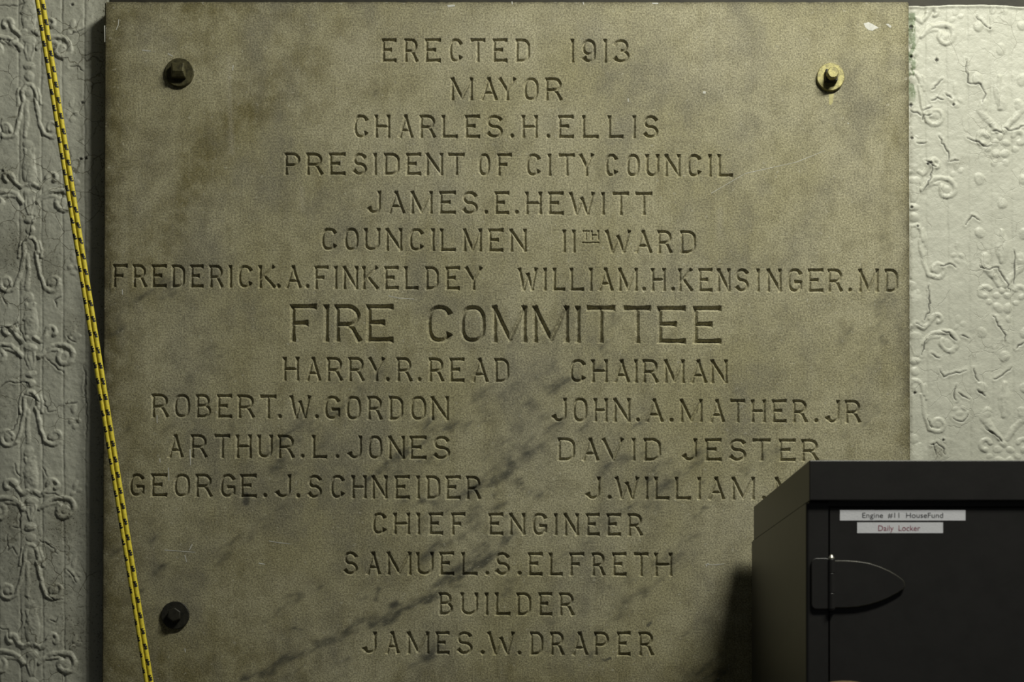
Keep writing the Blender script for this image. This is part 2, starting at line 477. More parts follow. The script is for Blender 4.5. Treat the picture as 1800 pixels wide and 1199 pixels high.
# right sheet
R = Relief(np.arange(1589, 2080, STEP), np.arange(8, 1330, STEP))
for k in range(-1, 5):
    axis_motif(R, 1603 + 2.5 * k, 65 + 270.5 * k, 0.0015)
    bead_column(R, 1759 + 3 * k, 90 + 270.5 * k, 0.0015)
    axis_motif(R, 1915 + 3 * k, 65 + 270.5 * k, 0.0015)
for x in (1624, 1662, 1699, 1738, 1775, 1814, 1852, 1890, 1929, 1967, 2006, 2044): R.flute(x, 0.008, 2.6, 0.0008, 0.10)
R.h *= 0.5 + 0.75 * fbm(R.X / 11 + 3, R.Y / 11, 3)
RF = [[(1698, 105), (1701, 145), (1724, 149), (1733, 166), (1726, 180)], [(1637, 177), (1648, 172), (1659, 176)], [(1662, 165), (1673, 174)], [(1600, 195), (1612, 198), (1619, 204)],
      [(1622, 196), (1638, 188)], [(1622, 212), (1624, 203), (1637, 202)], [(1700, 243), (1716, 249), (1728, 257), (1741, 256)], [(1744, 231), (1761, 234)],
      [(1763, 226), (1778, 230), (1800, 222)], [(1611, 252), (1628, 251)], [(1627, 283), (1637, 290), (1645, 294)], [(1638, 292), (1637, 312), (1622, 336)],
      [(1666, 285), (1668, 272), (1650, 240)], [(1722, 470), (1735, 474), (1755, 470), (1777, 514)], [(1653, 468), (1671, 464), (1680, 471)], [(1782, 440), (1783, 466), (1782, 500)],
      [(1632, 503), (1634, 546), (1625, 563)], [(1610, 569), (1624, 575)], [(1655, 582), (1668, 585), (1681, 600)], [(1690, 590), (1703, 595)], [(1636, 622), (1652, 630)],
      [(1652, 650), (1659, 663), (1672, 658), (1698, 652)], [(1747, 667), (1762, 660), (1778, 646)], [(1718, 686), (1732, 697)], [(1620, 625), (1624, 608), (1628, 598)],
      [(1745, 556), (1758, 575), (1768, 590), (1767, 604)], [(1787, 613), (1800, 602)], [(1675, 735), (1685, 741), (1692, 742), (1702, 728)], [(1684, 690), (1696, 698), (1704, 702)],
      [(1680, 704), (1677, 690), (1681, 678)], [(1731, 752), (1748, 764), (1762, 778)], [(1712, 648), (1714, 662), (1721, 671)], [(1669, 284), (1684, 283)], [(1630, 735), (1638, 752)],
      [(1636, 782), (1646, 778), (1656, 786), (1662, 800)], [(1716, 30), (1738, 50)], [(1640, 780), (1645, 800)], [(1657, 140), (1638, 158)], [(1697, 396), (1708, 380), (1722, 388)]]
for P in RF: R.fissure(P, 0.85, 0.0007, 0.85)
for x, y, r in ((1646, 106, 4.2), (1601, 48, 4), (1601, 185, 4), (1631, 288, 3.4), (1676, 184, 2.2), (1608, 691, 3), (1658, 774, 2.4), (1601, 100, 3), (1603, 243, 2.5), (1602, 365, 2.5),
                (1636, 287, 2.5), (1740, 50, 1.6), (1613, 398, 1.8)):
    R.fissure([(x - 1, y), (x + 1, y)], r, 0.0012)
gb = np.clip((1612 - 4 * fbm(R.Y / 12, R.X / 30, 3) - R.X) / 3.0, 0, 1) * np.clip((185 - R.Y) / 20, 0, 1) * np.clip((R.Y - 18) / 6, 0, 1)
R.green = gb * (fbm(R.X / 5, R.Y / 14, 3) > 0.42)
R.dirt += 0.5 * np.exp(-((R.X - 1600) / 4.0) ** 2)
R.smudge(1650, 795, 12, 14, 0.8); R.smudge(1690, 285, 25, 10, 0.4); R.smudge(1725, 590, 25, 25, 0.15)
top = 10.5 + 3.0 * (fbm(R.X / 28, R.X * 0 + 3, 3) - 0.5) + 1.5 * np.sin(R.X / 31.0)
Yw = R.Y + (top - 8) * np.clip(1 - (R.Y - 8) / 25, 0, 1)
yy = WY - R.h - 0.0008 * fbm(R.X / 25, R.Y / 25, 4) - 0.0012 * np.exp(-((R.Y - 10) / 3.0) ** 2)
G_right.grid(PX(R.X, WY), yy, PZ(Yw, WY), crack=R.crack, dirt=np.clip(R.dirt, 0, 1), green=R.green)
# flat plane behind and around everything
def quad(x0, x1, z0, z1, y): return np.array([(x0, y, z1), (x0, y, z0), (x1, y, z0), (x1, y, z1)])
G_wall.add(quad(-2.0, 2.0, 0.0, 4.10, 0.032), [(0, 1, 2, 3)])
G_left.add(quad(-2.0, PX(-219, WY), 0, 4.1, 0.0285), [(0, 1, 2, 3)])
G_right.add(quad(PX(2078, WY), 2.0, 0, PZ(11, WY), 0.0285), [(0, 1, 2, 3)])
tag(G_wall.build('wall_back', [M_WALL]), kind='structure')
tag(G_left.build('wall_left', [M_WALL]), kind='structure')
tag(G_right.build('wall_right', [M_WALL]), kind='structure')
bm = bmesh.new(); bbox(bm, PX(194, WY), 1.9, 0.0296, 0.0319, PZ(16, WY), PZ(-190, WY))
tag(bm_obj('trim_1', bm, M_BOARD), kind='structure')

# ------------------------------------------------------------------ the stone: V-cut letters
def A_(cx, cy, rx, ry, a0, a1, n=12):    # arc in glyph units, degrees, y up
    return [(cx + rx * math.cos(math.radians(a0 + (a1 - a0) * i / n)), cy + ry * math.sin(math.radians(a0 + (a1 - a0) * i / n))) for i in range(n + 1)]
def bowl(y0, y1, x1=1.0, r=0.62):        # from the stem out, round and back
    m = (y0 + y1) / 2; q = (y1 - y0) / 2
    return [(0, y1), (x1 - r, y1)] + A_(x1 - r, m, r, q, 90, -90)[1:] + [(0, y0)]
OVAL = [(0.5 + 0.5 * math.copysign(abs(math.cos(t)) ** 0.80, math.cos(t)), 0.5 + 0.5 * math.copysign(abs(math.sin(t)) ** 0.72, math.sin(t)))
        for t in [2 * math.pi * i / 36 for i in range(37)]]
CEE = [(0.5 + 0.5 * math.copysign(abs(math.cos(t)) ** 0.8, math.cos(t)), 0.5 + 0.5 * math.copysign(abs(math.sin(t)) ** 0.75, math.sin(t)))
       for t in [math.radians(36 + 288 * i / 30) for i in range(31)]]
ESS = A_(0.5, 0.745, 0.46, 0.255, 25, 270, 14)[:-1] + A_(0.5, 0.25, 0.5, 0.25, 90, -155, 14)
# glyph: list of (points, flare at start, flare at end)
V = 0.24; Q = 0.40
GL = {
 'A': [([(0, 0), (0.48, 1)], V, 0.1), ([(0.48, 1), (1, 0)], 0.35, V), ([(0.2, 0.30), (0.80, 0.30)], 0, 0)],
 'B': [([(0, 0), (0, 1)], V, V), (bowl(0.52, 1, 0.88, 0.42), 0, 0), (bowl(0, 0.52, 1.0, 0.48), 0, 0)],
 'C': [(CEE, Q, Q)],
 'D': [([(0, 0), (0, 1)], V, V), ([(0, 1), (0.45, 1)] + A_(0.45, 0.72, 0.55, 0.28, 90, 0, 8)[1:] + [(1, 0.28)] + A_(0.45, 0.28, 0.55, 0.28, 0, -90, 8)[1:] + [(0, 0)], 0, 0)],
 'E': [([(0, 0), (0, 1)], V, V), ([(0, 1), (1, 1)], 0, V), ([(0, 0.52), (0.62, 0.52)], 0, V), ([(0, 0), (1, 0)], 0, V)],
 'F': [([(0, 0), (0, 1)], V, V), ([(0, 1), (1, 1)], 0, V), ([(0, 0.50), (0.62, 0.50)], 0, V)],
 'G': [(CEE, Q, 0.1), ([(0.55, 0.42), (1, 0.42), (0.98, 0.14)], V, 0)],
 'H': [([(0, 0), (0, 1)], V, V), ([(1, 0), (1, 1)], V, V), ([(0, 0.5), (1, 0.5)], 0, 0)],
 'I': [([(0.5, 0), (0.5, 1)], V, V)],
 '1': [([(0.5, 0), (0.5, 1)], V, V)],
 'J': [([(1, 1), (1, 0.28)] + A_(0.56, 0.26, 0.44, 0.26, 0, -165, 10)[1:], V, 0.6)],
 'K': [([(0, 0), (0, 1)], V, V), ([(0.95, 1), (0.05, 0.40)], V, 0), ([(0.30, 0.56), (1, 0)], 0, V)],
 'L': [([(0, 0), (0, 1)], V, V), ([(0, 0), (1, 0)], 0, V)],
 'M': [([(0, 0), (0, 1)], V, V), ([(0, 1), (0.5, 0.05)], 0.2, 0), ([(0.5, 0.05), (1, 1)], 0, 0), ([(1, 1), (1, 0)], V, V)],
 'N': [([(0, 0), (0, 1)], V, V), ([(0, 1), (1, 0)], 0.2, 0.1), ([(1, 1), (1, 0)], V, V)],
 'O': [(OVAL, None, None)],
 'P': [([(0, 0), (0, 1)], V, V), (bowl(0.44, 1, 1.0, 0.48), 0, 0)],
 'R': [([(0, 0), (0, 1)], V, V), (bowl(0.46, 1, 0.96, 0.46), 0, 0), ([(0.48, 0.46), (0.72, 0.34), (1.0, 0)], 0, V)],
 'S': [(ESS, 0.3, Q)],
 'T': [([(0.5, 0), (0.5, 1)], V, 0), ([(0, 1), (1, 1)], V, V)],
 'U': [([(0, 1), (0, 0.30)] + A_(0.5, 0.30, 0.5, 0.30, 180, 360, 14)[1:] + [(1, 1)], V, V)],
 'V': [([(0, 1), (0.52, 0)], V, 0), ([(0.52, 0), (1, 1)], 0, V)],
 'W': [([(0, 1), (0.26, 0)], V, 0.2), ([(0.26, 0), (0.52, 0.72)], 0.1, 0), ([(0.50, 0.74), (0.76, 0)], 0.2, 0.2), ([(0.76, 0), (1, 1)], 0, V)],
 'Y': [([(0, 1), (0.5, 0.42)], V, 0), ([(1, 1), (0.5, 0.42)], V, 0), ([(0.5, 0.46), (0.5, 0)], 0, V)],
 '3': [(A_(0.46, 0.75, 0.46, 0.25, 160, -85, 12) + A_(0.48, 0.26, 0.52, 0.26, 85, -155, 14), 0.3, 0.6)],
 '9': [(A_(0.5, 0.68, 0.5, 0.32, 0, 360, 24), None, None), ([(1, 0.68), (1, 0.35)] + A_(0.52, 0.30, 0.48, 0.30, 0, -150, 10), 0, 0.6)],
}
# every word: zoom scale and origin the extents were read with, text, y0, y1, x extents
WORDS = [
 (3, 600, 50, 'ERECTED', 52, 178, 53, 179, '212,292 330,404 440,526 566,640 677,760 797,877 917,995'),
 (3, 600, 50, '1913', 55, 182, 56, 183, '1205,1230 1266,1342 1379,1403 1434,1520'),
 (3, 600, 50, 'MAYOR', 257, 380, 259, 382, '576,693 733,823 828,920 960,1040 1074,1165'),
 (3, 600, 50, 'CHARLES.H.ELLIS', 454, 578, 458, 581, '64,142 174,257 300,378 412,497 528,614 650,733 763,852 888,912 950,1035 1078,1102 1142,1227 1268,1358 1404,1488 1532,1556 1590,1672'),
 (2.195, 480, 250, 'PRESIDENT', 40, 127, 42, 129, '43,105 127,192 215,280 305,362 384,402 427,488 512,572 588,655 673,740'),
 (2.195, 480, 250, 'OF', 43, 130, 43, 131, '790,838 864,922'),
 (2.195, 480, 250, 'CITY', 44, 131, 44, 132, '975,1033 1057,1075 1100,1165 1180,1237'),
 (2.195, 480, 250, 'COUNCIL', 45, 133, 46, 135, '1280,1330 1362,1415 1436,1490 1510,1572 1597,1653 1675,1695 1715,1775'),
 (2.195, 480, 250, 'JAMES.E.HEWITT', 187, 276, 193, 283, '358,416 443,508 530,615 640,706 728,790 812,830 854,912 930,948 972,1037 1061,1122 1142,1240 1263,1282 1308,1374 1396,1464'),
 (2.195, 480, 250, 'COUNCILMEN', 330, 418, 334, 425, '184,247 273,330 350,413 433,498 523,582 607,625 643,706 732,805 830,890 912,978'),
 (2.195, 480, 250, '11', 337, 427, 337, 428, '1113,1132 1150,1170'),
 (2.195, 480, 250, 'TH', 340, 378, 340, 378, '1192,1222 1226,1258'),
 (2.195, 480, 250, '_', 383, 393, 383, 393, '1192,1260'),
 (2.195, 480, 250, 'WARD', 338, 428, 340, 432, '1280,1380 1395,1462 1483,1540 1570,1632'),
 (2.5, 180, 450, 'FREDERICK.A.', 36, 138, 42, 144, '45,112 132,193 215,283 303,363 385,445 468,530 553,570 594,660 685,760 763,782 803,873 890,908'),
 (2.5, 180, 450, 'FINKELDEY', 43, 147, 47, 151, '930,995 1015,1033 1055,1123 1140,1213 1238,1303 1325,1390 1418,1478 1507,1572 1592,1668'),
 (2.5, 180, 450, 'FIRE', 212, 380, 213, 380, '825,943 970,997 1020,1137 1160,1280'),
 (2.5, 180, 450, 'COMMITTEE', 216, 382, 221, 388, '1424,1540 1570,1685 1712,1865 1890,2050 2078,2100 2125,2255 2288,2412 2438,2565 2595,2722'),
 (2.5, 180, 450, 'HARRY.R.READ', 443, 550, 449, 557, '793,863 893,960 985,1055 1080,1150 1168,1240 1243,1262 1292,1360 1383,1402 1433,1500 1525,1592 1622,1695 1722,1788'),
 (2.5, 880, 450, 'WILLIAM.H.', 51, 154, 53, 157, '75,162 185,203 228,285 303,367 387,405 428,495 516,602 620,638 660,725 748,766'),
 (2.5, 880, 450, 'KENSINGER.MD', 54, 158, 57, 161, '780,845 868,932 950,1010 1030,1092 1122,1140 1168,1235 1260,1327 1350,1420 1437,1503 1526,1545 1572,1662 1688,1748'),
 (2.5, 880, 450, 'CHAIRMAN', 454, 557, 455, 562, '303,375 398,470 497,567 585,603 623,693 718,808 833,907 922,997'),
 (2.5, 180, 680, 'ROBERT.W.', 30, 136, 38, 142, '215,290 313,385 410,478 503,570 593,668 690,765 770,787 822,915 930,950'),
 (2.5, 180, 680, 'GORDON', 40, 145, 42, 150, '973,1045 1068,1137 1163,1230 1258,1322 1352,1423 1442,1522'),
 (2.5, 180, 680, 'ARTHUR.L.', 208, 313, 212, 317, '287,355 387,460 490,562 585,655 680,748 770,843 868,888 920,988 1022,1040'),
 (2.5, 180, 680, 'JONES', 214, 318, 217, 321, '1072,1140 1165,1230 1255,1328 1350,1425 1452,1528'),
 (2.5, 180, 680, 'GEORGE.J.', 381, 483, 385, 490, '117,185 213,285 312,385 408,482 515,585 605,678 705,722 752,828 850,868'),
 (2.5, 180, 680, 'SCHNEIDER', 387, 491, 392, 497, '900,965 1000,1065 1093,1160 1182,1252 1283,1352 1378,1395 1422,1485 1508,1575 1597,1663'),
 (2.5, 880, 680, 'JOHN.A.', 48, 155, 52, 158, '220,290 315,382 408,470 495,570 593,612 637,715 740,760'),
 (2.5, 880, 680, 'MATHER.JR', 54, 158, 58, 161, '787,887 917,985 1007,1075 1100,1165 1192,1258 1282,1348 1378,1395 1423,1490 1513,1583'),
 (2.5, 880, 680, 'DAVID', 224, 327, 226, 328, '250,327 357,432 445,540 573,595 628,705'),
 (2.5, 880, 680, 'JESTER', 227, 327, 230, 330, '792,863 898,972 1003,1080 1105,1188 1223,1298 1322,1398'),
 (2.5, 880, 680, 'J.WILLIAM.M', 394, 496, 397, 500, '368,438 468,487 502,607 632,650 675,743 765,838 862,882 912,985 1015,1117 1148,1166 1205,1305'),
 (2.8125, 580, 880, 'CHIEF', 60, 168, 60, 172, '207,280 312,395 425,447 487,560 598,670'),
 (2.8125, 580, 880, 'ENGINEER', 61, 172, 64, 178, '783,858 885,965 998,1075 1105,1125 1155,1230 1265,1335 1367,1440 1472,1545'),
 (2.8125, 580, 880, 'SAMUEL.S.', 252, 369, 256, 372, '65,138 178,250 280,402 425,512 540,615 648,730 765,788 815,890 925,948'),
 (2.8125, 580, 880, 'ELFRETH', 257, 373, 258, 377, '978,1052 1082,1152 1183,1258 1293,1360 1395,1467 1500,1575 1603,1692'),
 (2.8125, 580, 880, 'BUILDER', 454, 568, 455, 572, '537,608 645,732 763,783 815,893 922,995 1030,1100 1132,1207'),
 (2.8125, 580, 880, 'JAMES.W.', 647, 758, 648, 766, '155,230 273,343 380,490 522,592 625,705 743,765 778,912 925,947'),
 (2.8125, 580, 880, 'DRAPER', 649, 766, 649, 770, '988,1055 1088,1158 1195,1275 1305,1380 1418,1487 1525,1600'),
]

def stroke_depth(Xg, Yg, pts, w0, f0, f1, cap):
    out = np.zeros_like(Xg)
    closed = f0 is None
    seglen = [math.hypot(b[0] - a[0], b[1] - a[1]) for a, b in zip(pts[:-1], pts[1:])]
    L = sum(seglen); acc = 0
    fl = 0.17 * cap
    for k, (a, b) in enumerate(zip(pts[:-1], pts[1:])):
        q = seglen[k]
        if q < 1e-6: continue
        ux, uy = (b[0] - a[0]) / q, (b[1] - a[1]) / q
        t = (Xg - a[0]) * ux + (Yg - a[1]) * uy
        pr = -(Xg - a[0]) * uy + (Yg - a[1]) * ux
        tc = np.clip(t, 0, q)
        s = acc + tc
        wv = np.full_like(t, w0)
        if not closed:
            if f0: wv = wv * (1 + f0 * np.clip(1 - s / fl, 0, 1) ** 1.3)
            if f1: wv = wv * (1 + f1 * np.clip(1 - (L - s) / fl, 0, 1) ** 1.3)
        first = (k == 0 and not closed); last = (k == len(seglen) - 1 and not closed)
        ex = np.where(t < 0, -t, np.where(t > q, t - q, 0))
        if first: ex = np.where(t < 0, 0, ex)
        if last: ex = np.where(t > q, 0, ex)
        d = wv - np.hypot(pr, ex)
        if first: d = np.minimum(d, (t + w0 * 0.9) * 1.5)
        if last: d = np.minimum(d, (q - t + w0 * 0.9) * 1.5)
        out = np.maximum(out, d)
        acc += q
    return out

def carve(words):
    patches = []
    for (z, ox, oy, text, ya, yb, yc, yd, xs) in words:
        ext = [tuple(float(q) / z + ox for q in e.split(',')) for e in xs.split()]
        assert len(ext) == len(text), text
        ya, yb, yc, yd = (q / z + oy for q in (ya, yb, yc, yd))
        x0, x1 = ext[0][0], ext[-1][1]
        gx = np.arange(x0 - 5, x1 + 5.7, 0.75); gy = np.arange(min(ya, yc) - 5, max(yb, yd) + 5.7, 0.75)
        Xg, Yg = np.meshgrid(gx, gy)
        # chisel wobble
        Xw = Xg + 0.9 * (fbm(Xg / 7, Yg / 7, 2) - 0.5); Yw = Yg + 0.9 * (fbm(Xg / 7 + 31, Yg / 7, 2) - 0.5)
        dep = np.zeros_like(Xg)
        for ch, (a, b) in zip(text, ext):
            f = ((a + b) / 2 - x0) / max(x1 - x0, 1)
            t0 = ya + (yc - ya) * f; t1 = yb + (yd - yb) * f
            cap = t1 - t0
            w0 = 3.15 if cap > 30 else 1.8
            if cap > 55: w0 = 4.7
            j0, j1 = np.searchsorted(gx, (a - 5, b + 5))
            k = (slice(None), slice(j0, j1))
            if ch == '.':
                cx, cy = (a + b) / 2, t1 - 4.0
                r = np.hypot(Xw[k] - cx, (Yw[k] - cy) * 0.95)
                dep[k] = np.maximum(dep[k], np.clip(4.3 - r, 0, 3.2))
                continue
            if ch == '_':
                dep[k] = np.maximum(dep[k], np.clip(1.7 - np.abs(Yw[k] - (t0 + t1) / 2), 0, 2) * ((Xg[k] > a) & (Xg[k] < b)))
                continue
            iw = w0 * 0.95
            for pts, f0, f1 in GL[ch]:
                P = [(a + iw + x * (b - a - 2 * iw), t1 - iw - y * (cap - 2 * iw)) for x, y in pts]
                dep[k] = np.maximum(dep[k], stroke_depth(Xw[k], Yw[k], P, w0, f0, f1, cap))
        dep = 4.1 * (np.clip(dep, 0, None) / 3.1) ** 0.94
        dep *= 0.86 + 0.28 * fbm(Xg / 5 + 7, Yg / 5, 3)
        dep[0, :] = dep[-1, :] = 0; dep[:, 0] = dep[:, -1] = 0
        patches.append((gx, gy, dep * S))
    return patches

def seg_blob(X, Y, x0, y0, x1, y1, r, a):    # soft elongated stain
    ux, uy = x1 - x0, y1 - y0; q = ux * ux + uy * uy + 1e-6
    t = np.clip(((X - x0) * ux + (Y - y0) * uy) / q, 0, 1)
    d = np.hypot(X - x0 - t * ux, Y - y0 - t * uy)
    return a * np.exp(-(d / r) ** 2)

STAINS = [(1560, 230, 1575, 620, 28, .26), (1540, 560, 1490, 700, 30, .26), (1490, 90, 1440, 110, 25, .22), (1470, 190, 1480, 260, 20, .24), (560, 1135, 640, 1102, 12, .62), (640, 1102, 760, 1043, 13, .68), (760, 1043, 800, 1012, 18, .62), (800, 1012, 858, 962, 24, .72), (858, 962, 900, 928, 18, .55),
          (430, 1192, 560, 1135, 12, .55), (655, 1056, 664, 1032, 8, .75), (634, 1062, 650, 1046, 6, .6), (434, 868, 426, 888, 8, .75), (872, 840, 898, 815, 15, .78),
          (905, 846, 945, 868, 22, .50), (874, 866, 876, 876, 7, .7), (648, 836, 664, 818, 11, .7), (664, 818, 720, 795, 15, .55), (720, 795, 765, 745, 18, .58),
          (765, 745, 855, 738, 13, .50), (690, 830, 780, 800, 26, .40), (715, 880, 760, 888, 15, .52), (725, 1163, 765, 1140, 16, .60), (770, 950, 745, 985, 15, .55),
          (1056, 830, 1150, 790, 13, .45), (1120, 757, 1126, 750, 8, .6), (1152, 826, 1160, 818, 6, .6), (965, 680, 1015, 662, 16, .58), (1050, 655, 1080, 560, 14, .42),
          (930, 720, 1000, 678, 26, .36), (1550, 550, 1560, 600, 14, .40), (1480, 570, 1570, 520, 26, .30), (1235, 895, 1250, 890, 7, .6), (1110, 900, 1180, 880, 14, .45),
          (820, 900, 900, 890, 14, .4), (400, 765, 410, 750, 12, .6), (460, 760, 480, 745, 9, .5), (400, 800, 430, 790, 12, .42), (520, 1107, 540, 1112, 6, .7),
          (1240, 845, 1255, 850, 9, .5), (300, 500, 260, 520, 30, .40), (200, 560, 250, 530, 14, .45), (190, 590, 215, 575, 12, .45), (1062, 290, 1030, 340, 16, .30),
          (660, 140, 662, 195, 14, .36), (860, 330, 865, 350, 10, .4), (555, 680, 640, 660, 26, .36), (490, 800, 470, 850, 14, .4), (1478, 600, 1500, 560, 20, .32),
          (1140, 1105, 1150, 1095, 3, .9), (1065, 1162, 1075, 1158, 3, .8), (880, 1112, 1100, 1045, 18, .26), (430, 720, 560, 700, 14, .22), (1180, 650, 1300, 600, 30, .22),
          (600, 850, 560, 900, 20, .3), (1130, 1000, 1300, 900, 18, .2), (455, 880, 520, 830, 18, .3), (780, 640, 820, 600, 14, .25), (1085, 560, 1100, 550, 12, .4)]
TINTS = [(190, 1170, 330, 1199, 70, .7), (185, 700, 190, 1199, 70, .6), (700, 1199, 1320, 1199, 30, .45), (470, 130, 560, 110, 50, .5), (460, 180, 380, 260, 42, .85), (380, 260, 330, 330, 46, .8), (330, 330, 290, 420, 45, .6), (290, 420, 250, 500, 50, .5), (460, 130, 440, 200, 30, .6),  # first entries: grime plus lower-left light falloff painted as brown tint
         (200, 30, 500, 12, 24, .6), (190, 60, 195, 1180, 26, .75), (215, 560, 230, 900, 40, .45), (240, 1130, 500, 1180, 60, .45), (330, 90, 520, 60, 40, .3), (310, 1130, 330, 1190, 20, .5),
         (1590, 60, 1596, 780, 12, .45), (640, 640, 380, 1000, 80, .22), (250, 300, 270, 240, 40, .4), (520, 300, 700, 420, 60, .15), (600, 30, 720, 60, 40, .4), (1300, 1150, 1340, 1080, 50, .35),
         (880, 1190, 1300, 1180, 30, .3), (255, 130, 330, 160, 20, .2), (700, 130, 560, 200, 30, .35), (540, 1150, 720, 1000, 60, .25), (280, 1010, 420, 990, 30, .3)]
PALES = [(640, 90, 900, 80, 60, .7), (700, 40, 1300, 60, 40, .55), (700, 330, 1000, 320, 50, .3), (1200, 120, 1400, 80, 60, .5), (402, 100, 408, 270, 4, .8), (530, 330, 532, 370, 4, .8),
         (1265, 370, 1265, 420, 5, .6), (700, 240, 800, 260, 60, .3), (950, 200, 1100, 230, 50, .35), (1480, 300, 1580, 420, 50, .3), (1100, 500, 1400, 520, 40, .25), (1260, 960, 1310, 900, 50, .5),
         (880, 690, 950, 640, 30, .3), (1200, 960, 1260, 1050, 30, .35), (1110, 240, 1120, 270, 4, .5), (500, 600, 620, 630, 40, .15), (490, 1010, 520, 1020, 20, .5), (920, 780, 1000, 760, 40, .3)]

def edges(y):                            # left and right outline of the stone, in photo columns
    return 184.0 - 5.0 * y / 1199, 1597.5 + 3.2 * y / 900
YT, YB = 2.8, 1256.0
G = GM()
def face_grid(gx, gy, dep=None):
    Xg, Yg = np.meshgrid(gx, gy)
    le, re = edges(Yg)
    Xs = Xg + (le - 181) * np.clip((300 - Xg) / 119, 0, 1) * (Xg < 300) * (1 if dep is None else 0) + (re - 1599) * np.clip((Xg - 1585) / 14, 0, 1)
    st = np.zeros_like(Xg); ti = np.zeros_like(Xg); pa = np.zeros_like(Xg)
    wxx = Xg + 26 * (fbm(Xg / 33, Yg / 33, 4) - 0.5); wyy = Yg + 26 * (fbm(Xg / 33 + 40, Yg / 33 + 7, 4) - 0.5)
    for q in STAINS: st = np.maximum(st, seg_blob(wxx, wyy, *q))
    wx2 = Xg + 60 * (fbm(Xg / 60 + 9, Yg / 60, 4) - 0.5); wy2 = Yg + 60 * (fbm(Xg / 60, Yg / 60 + 21, 4) - 0.5)
    for q in TINTS: ti = np.maximum(ti, seg_blob(wx2, wy2, *q))
    for q in PALES: pa = np.maximum(pa, seg_blob(Xg, Yg, *q) if q[4] < 8 else seg_blob(wx2, wy2, *q))
    # faint marbling across the lower half, and upright water runs
    u = Xg * math.cos(0.6) - Yg * math.sin(0.6); v = Xg * math.sin(0.6) + Yg * math.cos(0.6)
    mar = fbm(u / 170, v / 34 + 5, 5)
    st = np.maximum(st, np.clip((mar - 0.5) * 1.9, 0, 0.42) * np.clip((Yg - 420) / 300, 0.15, 1))
    run = fbm(Xg / 13, Yg / 420 + 3, 4)
    ti = np.clip(ti + np.clip((run - 0.52) * 1.0, 0, 0.16), 0, 1)
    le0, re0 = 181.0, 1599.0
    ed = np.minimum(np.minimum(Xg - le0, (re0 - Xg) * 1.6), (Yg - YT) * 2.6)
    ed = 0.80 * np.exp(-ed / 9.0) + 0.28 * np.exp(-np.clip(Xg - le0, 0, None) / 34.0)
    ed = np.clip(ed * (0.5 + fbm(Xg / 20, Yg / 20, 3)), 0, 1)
    yy = np.zeros_like(Xg) if dep is None else dep
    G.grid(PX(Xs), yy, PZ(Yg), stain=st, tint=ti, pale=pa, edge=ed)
def lin(a, b, st): return np.linspace(a, b, max(2, int(round((b - a) / st)) + 1))

pats = carve(WORDS)
# rows: gather the patches that share a band, then fill what is left with a coarser grid
pats.sort(key=lambda p: p[1][0])
rows = []
for p in pats:
    for r in rows:
        if p[1][0] < r['y1'] - 8 and p[1][-1] > r['y0'] + 8:
            r['p'].append(p); r['y0'] = min(r['y0'], p[1][0]); r['y1'] = max(r['y1'], p[1][-1]); break
    else:
        rows.append({'y0': p[1][0], 'y1': p[1][-1], 'p': [p]})
CH = 2.2                                  # chamfer, pixels
L0, R0, T0 = 181.0 + CH, 1599.0 - CH, YT + CH
y = T0
for r in rows:
    r['y0'] = max(r['y0'], y)
    if r['y0'] > y: face_grid(lin(L0, R0, 3.0), lin(y, r['y0'], 3.0))
    # within the band split into columns by x-overlap of the patches
    cols = []
    for p in sorted(r['p'], key=lambda p: p[0][0]):
        if cols and p[0][0] < cols[-1]['x1']:
            cols[-1]['p'].append(p); cols[-1]['x1'] = max(cols[-1]['x1'], p[0][-1])
        else: cols.append({'x0': p[0][0], 'x1': p[0][-1], 'p': [p]})
    x = L0
    for c in cols:
        if c['x0'] > x: face_grid(lin(x, c['x0'], 3.0), lin(r['y0'], r['y1'], 3.0))
        gx = lin(c['x0'], c['x1'], 0.75); gy = lin(r['y0'], r['y1'], 0.75)
        dep = np.zeros((len(gy), len(gx)))
        for (px, py, d) in c['p']:       # resample the patch on the shared lattice (bilinear)
            fx = np.interp(gx, px, np.arange(len(px)), left=-1, right=-1); fy = np.interp(gy, py, np.arange(len(py)), left=-1, right=-1)
            jx = np.where(fx >= 0)[0]; jy = np.where(fy >= 0)[0]
            ax = fx[jx]; ay = fy[jy]
            ix = np.minimum(ax.astype(int), len(px) - 2); iy = np.minimum(ay.astype(int), len(py) - 2)
            tx = (ax - ix)[None, :]; ty = (ay - iy)[:, None]
            v = (d[np.ix_(iy, ix)] * (1 - tx) + d[np.ix_(iy, ix + 1)] * tx) * (1 - ty) + (d[np.ix_(iy + 1, ix)] * (1 - tx) + d[np.ix_(iy + 1, ix + 1)] * tx) * ty
            dep[np.ix_(jy, jx)] = np.maximum(dep[np.ix_(jy, jx)], v)
        dep[0, :] = dep[-1, :] = 0; dep[:, 0] = dep[:, -1] = 0
        face_grid(gx, gy, dep)
        x = c['x1']
    if R0 > x: face_grid(lin(x, R0, 3.0), lin(r['y0'], r['y1'], 3.0))
    y = r['y1']
face_grid(lin(L0, R0, 3.0), lin(y, YB, 3.0))
